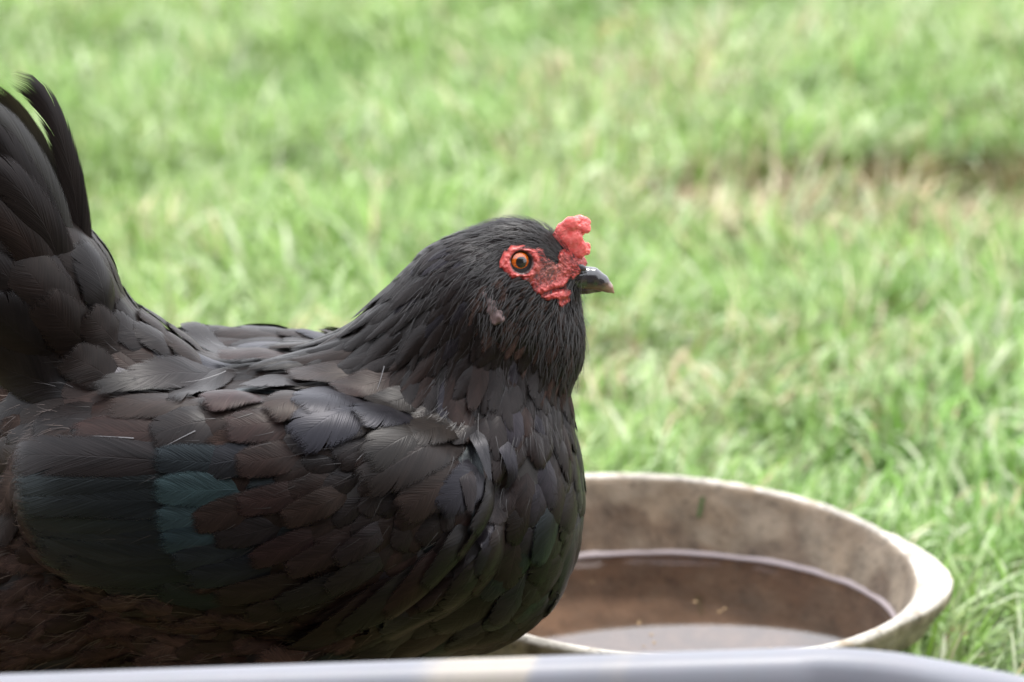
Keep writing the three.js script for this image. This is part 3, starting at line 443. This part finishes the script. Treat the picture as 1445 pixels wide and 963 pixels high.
// ---- fine filaments: hair-like feather tips on head, chin, neck and the fluffy flank
const filM = new THREE.MeshPhysicalMaterial({ vertexColors: true, roughness: 0.5, specularIntensity: 0.8, side: THREE.DoubleSide }); filM.name = 'filament';
const fil = new Batch(), eyeX = cast(755, 375).x;
{
  const RF = rng(303), one = (p, d, L, wd, lift, col, bend, h00) => {
    const n0 = grad(p.x, p.y, p.z); d.addScaledVector(n0, -d.dot(n0)).normalize(); d.applyAxisAngle(n0, (RF() - 0.5) * 0.7); const o = fil.p.length / 3; let q = p.clone(), n = n0; const nL = 4;
    for (let i = 0; i <= nL; i++) { const t = i / nL, s = V().crossVectors(n, d).normalize(), h = h00 + lift * L * (0.35 + t), w = wd * (1 - 0.85 * t) * 0.5, a = q.clone().addScaledVector(n, h);
      for (const e of [-1, 1]) { fil.p.push((a.x + s.x * w * e - HB.x) / 1000, (a.y + s.y * w * e) / 1000, (a.z + s.z * w * e) / 1000); fil.u.push(e * 0.5 + 0.5, t); fil.c.push(...col); }
      q.addScaledVector(d, L / nL); n = grad(q.x, q.y, q.z); q.addScaledVector(n, -sdf(q.x, q.y, q.z)); d.addScaledVector(n, -d.dot(n)).normalize(); d.applyAxisAngle(n, bend); }
    for (let i = 0; i < nL; i++) { const a = o + i * 2; fil.i.push(a, a + 1, a + 2, a + 1, a + 3, a + 2); }
  };
  let k = 0;
  for (let tr = 0; tr < 300000 && k < 9000; tr++) {
    const hz = tr % 2 === 0, p = hz ? V(mixn(at(560, 0).x, at(840, 0).x, RF()), mixn(at(700, 600).y, at(700, 295).y, RF()), mixn(-42, 42, RF())) : V(mixn(at(-50, 0).x, at(820, 0).x, RF()), mixn(60, at(300, 420).y, RF()), mixn(-96, 96, RF()));
    if (Math.abs(sdf(p.x, p.y, p.z)) > 10) continue; proj(p); if (plucked(p)) { if (RF() < 0.6 && p.x > eyeX && p.z > 0) { const f0 = field(p), g0 = 0.8 + RF(); one(p, f0.d.clone(), 1.6 + 1.6 * RF(), 0.22, 0.3, [0.012 * g0, 0.009 * g0, 0.008 * g0], 0, 1.0); } continue; }
    const f = field(p), hd = f.kind === 'h', ch = f.kind === 'c', dn = f.kind === 'd', nk = f.kind === 'n';
    if (RF() > (hd ? 0.4 : ch ? 0.3 : dn ? 0.5 : nk ? 0.07 : 0.05)) continue;
    const g = (0.6 + 0.8 * RF()) * (RF() < 0.03 ? 2.2 : 1), col = dn ? [0.05 * g, 0.034 * g, 0.027 * g] : [0.016 * g, 0.0135 * g, 0.0125 * g];
    one(p, f.d.clone(), hd ? 5 + 3 * RF() : ch ? 5 + 4 * RF() : dn ? 6 + 8 * RF() : 6 + 6 * RF(), hd || ch ? 0.32 : dn ? 0.5 : 0.3, hd ? 0.16 + 0.1 * RF() : ch ? 0.1 + 0.45 * RF() : dn ? 0.22 : 0.12, col, (RF() - 0.5) * (dn ? 0.35 : 0.14), hd || ch || dn || nk ? 0.4 : 1.5 + 2.5 * RF()); k++;
  }
}

// ---- the largest contour feathers in view are parts, all others one part
shown.sort((a, b) => b.size - a.size);
shown.forEach((s, i) => { if (i < 215 && s.size > 0) mesh('feather', s.b.geo(), FM[s.m], hen); else stuff[s.m].add(s.b); });
{ const gs = [], ms = []; stuff.forEach((b, i) => { if (b.p.length) { gs.push(b.geo()); ms.push(FM[i]); } }); gs.push(fil.geo()); ms.push(filM);
  const o = mesh('plumage', mergeGeometries(gs, true), ms, hen); o.userData.kind = 'stuff'; }

// ---- head: bare skin, eye, comb, beak, earlobe
const eyeP = cast(735, 370), eyeN = grad(eyeP.x, eyeP.y, eyeP.z).add(V(0.15, -0.14, 0.25)).normalize(), ER = 6.4;
const eyeC = eyeP.clone().addScaledVector(eyeN, -ER + 1.1);
const skinSDF = (x, y, z) => {
  let h = sdf(x, y, z); if (Math.abs(h) > 5) return h;
  const s = z < 0 ? -1 : 1, q = polyD(x, y, faceXY), nz = 0.7 * (noise(x * 0.75, y * 0.75, z * 0.75) - 0.5) + 0.45 * (noise(x * 1.9, y * 1.9, z * 1.9) - 0.5);
  let off = mixn(-2.6, 1.2, sstep(1.6, -1.4, q + 2.4 * (noise(x * 0.5, y * 0.5, 3) - 0.5))) + nz * sstep(1.0, -1, q);
  const mu = at(757, 413, 12), mv = at(812, 405, 8), t = clamp((x - mu.x) / (mv.x - mu.x)), my = mixn(mu.y, mv.y, t) + 1.2 * Math.sin(t * Math.PI);   // mouth crease
  off -= 1.3 * Math.exp(-((y - my) ** 2) / 0.5) * sstep(mu.x - 2, mu.x + 2, x);
  off += 0.9 * Math.exp(-((y - my + 2.6) ** 2) / 3) * sstep(mu.x - 3, mu.x + 1, x) * sstep(mv.x + 3, mv.x - 3, x) + 0.8 * Math.exp(-((y - my - 2.2) ** 2) / 3) * sstep(mu.x - 3, mu.x + 1, x);
  const ex = x - eyeC.x, ey = y - eyeC.y, ez = z * s - eyeC.z, er = Math.hypot(ex, ey, ez), al = ex * eyeN.x + ey * eyeN.y + ez * eyeN.z, rd = Math.sqrt(Math.max(0, er * er - al * al));
  if (al > 0) off += 1.0 * Math.exp(-((rd - 7.0) ** 2) / 3.2) - 0.3 * Math.exp(-((rd - 9.6) ** 2) / 1.5);
  let d = h - off;
  if (al > 0) d = smax(d, 4.75 - rd, 0.9);
  return d;
};
const skinCol = (x, y, z) => {
  const n = noise(x * 0.8, y * 0.8, z * 0.8), m = noise(x * 1.9 + 5, y * 1.9, z * 1.9), s = z < 0 ? -1 : 1, w = 0.6 * n + 0.4 * m;
  const ex = x - eyeC.x, ey = y - eyeC.y, ez = z * s - eyeC.z, al = ex * eyeN.x + ey * eyeN.y + ez * eyeN.z, rd = al > 0 ? Math.sqrt(Math.max(0, ex * ex + ey * ey + ez * ez - al * al)) : 20;
  let c = [mixn(0.20, 0.50, w), mixn(0.014, 0.115, w * w), mixn(0.013, 0.09, w * w)];
  const q = at(775, 378, 11), lo = Math.exp(-((x - q.x) ** 2 / 40 + (y - q.y) ** 2 / 25)); c = c.map((v, i) => mixn(v, [0.24, 0.10, 0.075][i], 0.75 * lo));
  if (rd < 6.0) { const t = sstep(6.0, 5.1, rd + 0.6 * (n - 0.5)); c = c.map((v, i) => mixn(v, [0.03, 0.014, 0.012][i], t)); }
  const k = sstep(4.2, 1.2, rd) ; return c.map(v => v * (1 - 0.5 * k));
};
{
  const lo = at(690, 440), hi = at(850, 330);
  mesh('face_skin', nets(skinSDF, [lo.x, lo.y - 2, -25], [hi.x, hi.y + 6, 25], 0.55, HB, skinCol), new THREE.MeshPhysicalMaterial({ vertexColors: true, roughness: 0.42, specularIntensity: 0.9 }), hen).userData.label = 'bare wrinkled red skin of the face';
}
const gloss = { roughness: 0.25, clearcoat: 1, clearcoatRoughness: 0.03 };
const irisT = dataTex(128, 64, (u, v) => { const r = 1 - v, st = noise(u * 60, v * 4, 2), k = sstep(0.0, 0.28, r) * sstep(1.02, 0.78, r); return [mixn(0.25, 0.78, k) * (0.85 + 0.3 * st), mixn(0.08, 0.36, k) * (0.8 + 0.4 * st), 0.03, 1]; }, true);
for (const s of [1, -1]) {
  const e = new THREE.Group(); e.name = 'eye'; hen.add(e); e.position.set((eyeC.x - HB.x) / 1000, eyeC.y / 1000, s * eyeC.z / 1000);
  e.quaternion.setFromUnitVectors(V(0, 1, 0), V(eyeN.x, eyeN.y, eyeN.z * s));
  mesh('eyeball', new THREE.SphereGeometry(ER / 1000, 32, 20), new THREE.MeshPhysicalMaterial({ color: C3(0.02, 0.012, 0.01), ...gloss }), e);
  mesh('iris', new THREE.SphereGeometry((ER + 0.05) / 1000, 40, 10, 0, Math.PI * 2, 0.34, 0.44), new THREE.MeshPhysicalMaterial({ map: irisT, ...gloss }), e);
  mesh('pupil', new THREE.SphereGeometry((ER + 0.09) / 1000, 32, 8, 0, Math.PI * 2, 0, 0.39), new THREE.MeshPhysicalMaterial({ color: C3(0.003, 0.003, 0.003), ...gloss }), e);
}
{ // comb: small uneven lobes
  const L = [[788, 332, 9], [795, 322, 11], [806, 314, 11], [818, 310, 9], [828, 311, 6], [827, 321, 7], [815, 322, 12], [803, 333, 14], [812, 336, 10], [796, 345, 12], [808, 348, 12], [820, 347, 8], [828, 346, 6], [829, 354, 4.5], [818, 356, 7], [803, 354, 9]].map(([u, v, r], i) => [at(u, v + 2, 2 + (i % 3) * 1.2), r * PX]);
  const f = (x, y, z) => { let d = 1e9; for (const [c, r] of L) d = smin(d, Math.hypot(x - c.x, y - c.y, (z - c.z) * 1.8) - r, 2.2); return d > 3 ? d : d + 0.5 * (noise(x * 0.6, y * 0.6, z * 0.6) - 0.5) + 0.45 * (noise(x * 1.9, y * 1.9, z * 1.9) - 0.5); };
  const lo = at(775, 375), hi = at(842, 292);
  mesh('comb', nets(f, [lo.x, lo.y, -9], [hi.x, hi.y, 13], 0.5, HB, (x, y, z) => { const w = noise(x * 0.9, y * 0.9, z * 0.9); return [mixn(0.68, 0.80, w), mixn(0.075, 0.20, w), mixn(0.07, 0.18, w)]; }), new THREE.MeshPhysicalMaterial({ vertexColors: true, roughness: 0.27, specularIntensity: 1 }), hen);
}
{ // beak: hooked upper mandible over a thin lower one
  const U = [[792, 399, 9], [806, 393, 14.5], [820, 391, 16.5], [835, 392, 15.5], [848, 398, 12], [858, 405, 7], [866, 412, 1.8]].map(([u, v, r]) => [at(u, v + 1, 0), r * PX]);
  const cutA = at(800, 411, 4), cutB = at(846, 416, 3);
  const up = (x, y, z) => { let d = 1e9; const zk = mixn(0.5, 1.12, sstep(U[0][0].x, U[3][0].x, x)); for (let k = 0; k < U.length - 1; k++) d = smin(d, capsule(x, y, z * zk, U[k][0], U[k + 1][0], U[k][1], U[k + 1][1]), 1.2); const t = (x - cutA.x) / (cutB.x - cutA.x), yl = mixn(cutA.y, cutB.y, t) + 0.5 * Math.sin(clamp(t, 0, 1.6) * 2); return smax(d, yl - y, 0.7); };
  const hornC = (x, y, z) => { const tp = at(866, 411), bs = at(838, 408), d = Math.hypot(x - tp.x, (y - tp.y) * 1.4), e = Math.hypot((x - bs.x) * 0.35, y - bs.y + 0.5), n = noise(x * 0.6, y * 1.8, z * 1.2), k = Math.max(sstep(10, 2.5, d + 2 * n), 0.75 * sstep(5.2, 1, e + 1.4 * n)); return [mixn(0.02, 0.27, k), mixn(0.018, 0.155, k), mixn(0.02, 0.105, k)]; };
  const beak = new THREE.Group(); beak.name = 'beak'; hen.add(beak);
  const lo = at(780, 425), hi = at(872, 365), bm = new THREE.MeshPhysicalMaterial({ vertexColors: true, roughness: 0.24, clearcoat: 0.7, clearcoatRoughness: 0.12 });
  mesh('upper_mandible', nets(up, [lo.x, lo.y, -10], [hi.x, hi.y, 10], 0.45, HB, hornC), bm, beak);
  const A = at(796, 408, 0), B = at(830, 407, 0), Cc = at(847, 410, 0), low = (x, y, z) => smin(capsule(x, y * 1.0, z * 0.9, A, B, 3.4, 2.4), capsule(x, y, z * 0.9, B, Cc, 2.4, 0.9), 1);
  mesh('lower_mandible', nets(low, [lo.x - 4, lo.y - 4, -8], [hi.x, hi.y, 8], 0.5, HB, (x, y, z) => { const n = noise(x * 0.7, y, z); return [0.05 + 0.05 * n, 0.034 + 0.03 * n, 0.028 + 0.02 * n]; }), bm, beak);
}
const nosP = cast(821, 378, skinSDF);
for (const s of [1, -1]) { const g = new THREE.SphereGeometry(1, 16, 10); g.scale(0.0024, 0.0015, 0.0011); const o = mesh('nostril', g, new THREE.MeshPhysicalMaterial({ color: C3(0.06, 0.05, 0.055), roughness: 0.35 }), hen); o.position.set((nosP.x - HB.x) / 1000, nosP.y / 1000, s * nosP.z / 1000); o.rotation.z = -0.5; }
{
  const a = cast(684, 416), b = cast(702, 450); for (const q of [a, b]) q.addScaledVector(grad(q.x, q.y, q.z), -2.0);
  for (const s of [1, -1]) { const f = (x, y, z) => smin(capsule(x, y, z * s, a, b, 2.8, 4.2) , sdf(x, y, z) + 3, 2.5) + 1.6 * (noise(x * 0.5, y * 0.5, z * 0.5) - 0.5), g = (x, y, z) => smax(f(x, y, z), Math.hypot(x - (a.x + b.x) / 2, y - (a.y + b.y) / 2) - 9, 1);
    mesh('earlobe', nets(g, [Math.min(a.x, b.x) - 8, b.y - 8, s > 0 ? a.z - 10 : -a.z - 10], [Math.max(a.x, b.x) + 8, a.y + 8, s > 0 ? b.z + 10 : -a.z + 12], 0.6, HB), new THREE.MeshPhysicalMaterial({ color: C3(0.12, 0.075, 0.072), roughness: 0.6 }), hen); }
}
// ---- legs: feathered above, scaly dark shanks and toes on the ground
for (const s of [1, -1]) {
  const hip = V(HB.x - 18, 95, s * 42), hock = V(HB.x - 34, 62, s * 42), foot = V(HB.x - 14, 12, s * 44), toes = [[46, 6, 0], [38, 5, 20], [38, 5, -20], [-26, 5, -4 * s]].map(([dx, y, dz]) => V(foot.x + dx, y, foot.z + dz));
  const f = (x, y, z) => { let d = smin(capsule(x, y, z, hip, hock, 20, 7), capsule(x, y, z, hock, foot, 6.5, 5.5), 5); for (const t of toes) { const m = foot.clone().lerp(t, 0.55).setY(8.5); d = smin(d, capsule(x, y, z, foot, m, 5, 4.4), 3); d = smin(d, capsule(x, y, z, m, t, 4.2, 2.2), 2); } return d + 0.5 * (noise(x * 0.25, y * 0.5, z * 0.25) - 0.5); };
  mesh('leg', nets(f, [foot.x - 50, 0, s * 43 - 40], [foot.x + 60, 118, s * 43 + 40], 1.8, HB), new THREE.MeshPhysicalMaterial({ color: C3(0.06, 0.055, 0.055), roughness: 0.55 }), hen);
}


// ---------------------------------------------------------------- unseen house wall added behind the camera: it keeps the sky off the near side of everything
{
  const w = new THREE.Group(); w.name = 'added_house_wall'; w.position.set(0, 0, 4.3); scene.add(w);
  const bm = [0, 1, 2].map(k => new THREE.MeshStandardMaterial({ color: C3(0.10 + 0.02 * k, 0.075 + 0.014 * k, 0.058 + 0.01 * k), roughness: 0.8 }));
  for (let k = 0; k < 15; k++) { const g = new THREE.BoxGeometry(12, 0.205, 0.03); const o = mesh('board', g, bm[(k * 7) % 3], w); o.position.set(0, 0.105 + k * 0.2, 0.06 - (k % 2) * 0.001); o.rotation.x = -0.09; }
  const e = mesh('eave', new THREE.BoxGeometry(12.6, 0.12, 1.5), bm[1], w); e.position.set(0, 3.12, -0.25); e.rotation.x = -0.2;
  tag(w, 'unseen brown weatherboard wall added behind the camera to block sky light', 'wall');
}
// ---------------------------------------------------------------- lawn
{
  const r = rng(9001);
  const worn = (x, z) => z + 1.26 - 0.05 * Math.sin(x * 7);                                                                  // line of the worn edge across the lawn
  const rise = (x, z) => 0.034 * sstep(0.015, -0.02, worn(x, z)) * sstep(0.02, 0.2, x) * sstep(-2.6, -1.5, z);              // low bank behind that line
  const hollow = (x, z) => (worn(x, z) > -0.012 && worn(x, z) < 0.11 ? 1 : 0) * sstep(0.04, 0.2, x + 0.1 * fbm(x * 9, z * 9, 2, 2)) * (0.6 + 0.4 * fbm(x * 20, z * 20, 4, 2));
  const bare = (x, z) => Math.max(hollow(x, z), 0.75 * Math.exp(-((z + 1.5) ** 2 + (x - 0.10) ** 2 * 2.0) / 0.012), 0.5 * sstep(0.66, 0.78, fbm(x * 2.6 + 70, z * 2.6, 3, 3)));
  const blocked = (x, z, m) => { const bx = x - BC.x / 1000, bz = z - BC.z / 1000; if (Math.hypot(bx, bz) < 0.135 + m) return true; if (z > -0.10 && z < 0.4 && x < 0.10 + 0.05 * noise(z * 14, 3, 1) && x > -0.9 && m === 0 && noise(x * 60, z * 60, 6) < 0.93) return true; return z > 0.36 && z < 0.8 && x > -0.42 && x < 0.27; };
  function sward(name, n, N, len, wid, lean, colAt, keep, m, label, cat) {
    const nv = (N + 1) * 2, pos = new Float32Array(n * nv * 3), col = new Float32Array(n * nv * 3), idx = new Uint32Array(n * N * 6); let k = 0, p = 0, q = 0, guard = 0;
    while (k < n && guard++ < n * 40) {
      const far = r() < 0.2, z = far ? mixn(1.2, -6, r()) : mixn(0.45, -3.0, Math.pow(r(), 1.2)), hw = far ? 2.2 : 0.27 + (1.4 - z) * 0.095, x0 = (r() * 2 - 1) * hw;
      if (r() > keep(x0, z)) continue;
      const cl = fbm(x0 * 14 + 2, z * 14, 5, 2), h = r() < 0.55 ? r() * 6.283 : 9 * fbm(x0 * 6, z * 6, 17, 2) + r() * 1.4, L = len * (0.45 + 0.75 * r()) * (0.6 + 0.8 * cl), w = wid * (0.6 + 0.7 * r()), th0 = lean * r() * 0.9, th1 = Math.min(2.1, th0 + 0.3 + 1.3 * r() * lean), tw = (r() - 0.5) * 2.2;
      if (blocked(x0, z, 0) || blocked(x0 + Math.cos(h) * L * 0.8, z + Math.sin(h) * L * 0.8, 0.004)) continue;
      const c = colAt(x0, z), o = k * nv; let x = 0, y = -0.003; const y0 = rise(x0, z);
      for (let i = 0; i <= N; i++) {
        const t = i / N, th = mixn(th0, th1, t), sd = h + Math.PI / 2 + tw * t, b = 0.5 * w * (i === N ? 0.08 : Math.pow(1 - t, 0.5) * (0.8 + 0.3 * Math.min(1, t * 3)));
        const px = x0 + Math.cos(h) * x, pz = z + Math.sin(h) * x, ca = Math.cos(sd) * b, sa = Math.sin(sd) * b;
        for (const s of [1, -1]) { pos[p] = px + ca * s; pos[p + 1] = y + y0; pos[p + 2] = pz + sa * s; col[p] = c[0]; col[p + 1] = c[1]; col[p + 2] = c[2]; p += 3; }
        x += Math.sin(th) * L / N; y += Math.cos(th) * L / N; if (y < 0.002 && i > 0) y = 0.002 + 0.004 * r();
      }
      for (let i = 0; i < N; i++) { const a = o + i * 2; idx[q++] = a; idx[q++] = a + 1; idx[q++] = a + 2; idx[q++] = a + 1; idx[q++] = a + 3; idx[q++] = a + 2; }
      k++;
    }
    const g = new THREE.BufferGeometry(); g.setAttribute('position', new THREE.BufferAttribute(pos.subarray(0, p), 3)); g.setAttribute('color', new THREE.BufferAttribute(col.subarray(0, p), 3)); g.setIndex(new THREE.BufferAttribute(idx.subarray(0, q), 1)); g.computeVertexNormals();
    tag(mesh(name, g, m, scene), label, cat, { kind: 'stuff' });
  }
  const gm = new THREE.MeshPhysicalMaterial({ vertexColors: true, roughness: 0.95, clearcoat: 0.28, clearcoatRoughness: 0.32, side: THREE.DoubleSide, transmission: 0.2, thickness: 0 }); gm.name = 'grass_blade';
  const dm = new THREE.MeshPhysicalMaterial({ vertexColors: true, roughness: 0.85, side: THREE.DoubleSide }); dm.name = 'dry_blade';
  const greens = [[0.188, 0.314, 0.070], [0.245, 0.364, 0.098], [0.136, 0.243, 0.047], [0.305, 0.40, 0.145], [0.208, 0.368, 0.058]];
  sward('grass', 200000, 3, 0.043, 0.0036, 1.35, (x, z) => { const a = fbm(x * 3.2 + 20, z * 3.2, 4, 3), c = greens[Math.floor(r() * 5)], k = 0.7 + 0.6 * r(); return [c[0] * k * mixn(0.75, 1.3, a), c[1] * k * mixn(0.9, 1.1, a), c[2] * k * mixn(0.8, 1.25, a)]; }, (x, z) => (1 - 0.85 * bare(x, z)) * (0.3 + 0.9 * fbm(x * 5, z * 5, 8, 3)), gm, 'short green blades of the mown lawn', 'grass');
  sward('pale_grass', 20000, 4, 0.054, 0.0044, 1.5, () => { const k = 0.8 + 0.4 * r(), c = [[0.35, 0.43, 0.22], [0.30, 0.40, 0.17], [0.41, 0.45, 0.28]][Math.floor(r() * 3)]; return c.map(v => v * k); }, (x, z) => 0.25 + 0.9 * sstep(0.4, 0.65, fbm(x * 3, z * 3, 31, 3)), gm, 'pale wider grass blades lying across the lawn', 'grass');
  sward('dry_grass', 17000, 3, 0.05, 0.0028, 1.5, () => { const k = 0.75 + 0.5 * r(), c = [[0.47, 0.38, 0.23], [0.38, 0.29, 0.17], [0.52, 0.46, 0.31]][Math.floor(r() * 3)]; return c.map(v => v * k); }, (x, z) => Math.min(1, 0.06 + 0.3 * sstep(0.5, 0.68, fbm(x * 3.5 + 9, z * 3.5, 55, 3)) + 1.2 * Math.exp(-((worn(x, z) - 0.085) ** 2) / 0.002) * sstep(0.0, 0.2, x) + 0.8 * bare(x, z)), dm, 'dry straw-coloured grass lying between the green blades', 'dry grass');
  { // soil of the bank
    const gb = new THREE.PlaneGeometry(1.6, 1.9, 160, 190); gb.rotateX(-Math.PI / 2); gb.translate(0.72, 0, -1.9); const p = gb.attributes.position, uv = gb.attributes.uv;
    for (let i = 0; i < p.count; i++) { const x = p.getX(i), z = p.getZ(i), q = rise(x, z); p.setY(i, q > 0.0005 ? q + 0.004 + 0.006 * (fbm(x * 40, z * 40, 3, 3) - 0.5) : -0.01); uv.setXY(i, x, z); }
    gb.computeVertexNormals(); tag(mesh('lawn_bank', gb, new THREE.MeshStandardMaterial({ map: soilMap, bumpMap: soilBump, bumpScale: 0.01, roughness: 1, color: C3(1, 0.9, 0.75) }), scene), 'low soil bank across the lawn', 'ground', { kind: 'structure' });
  }
  // fallen leaves
  const leafG = new THREE.PlaneGeometry(0.05, 0.028, 8, 4); { const p = leafG.attributes.position; for (let i = 0; i < p.count; i++) { const x = p.getX(i) / 0.025, y = p.getY(i), w = Math.pow(Math.max(0, 1 - x * x), 0.6); p.setXYZ(i, p.getX(i), y * w, 0.006 * x * x + Math.abs(y * w) * 0.35); } leafG.rotateX(-Math.PI / 2); leafG.computeVertexNormals(); }
  const lm = [C3(0.36, 0.17, 0.08), C3(0.42, 0.30, 0.19), C3(0.28, 0.10, 0.06)].map(c => new THREE.MeshPhysicalMaterial({ color: c, roughness: 0.9, side: THREE.DoubleSide, transmission: 0.25, thickness: 0 }));
  [[883, 48, 0, 0.4, 'orange-brown fallen leaf lying far back on the lawn', 1.1], [1045, 56, 1, 1.2, 'pale tan fallen leaf lying far back on the lawn', 0.9], [1160, 232, 2, 0.2, 'small red-brown fallen leaf by the worn line', 0.6], [1345, 905, 2, 0.9, 'tiny brown dead leaf in grass beside the bowl lug', 0.45]].forEach(([u, v, m, ry, label, s], i) => {
    const p = toGround(u, v, 12), o = mesh('fallen_leaf' + (i ? '_00' + i : ''), leafG, lm[m], scene); o.position.set(p.x / 1000, p.y / 1000, p.z / 1000); o.rotation.set(0.25, ry, 0.15); o.scale.setScalar(s); tag(o, label, 'leaf', { group: 'fallen leaves' });
  });
}

renderer.render(scene, camera);
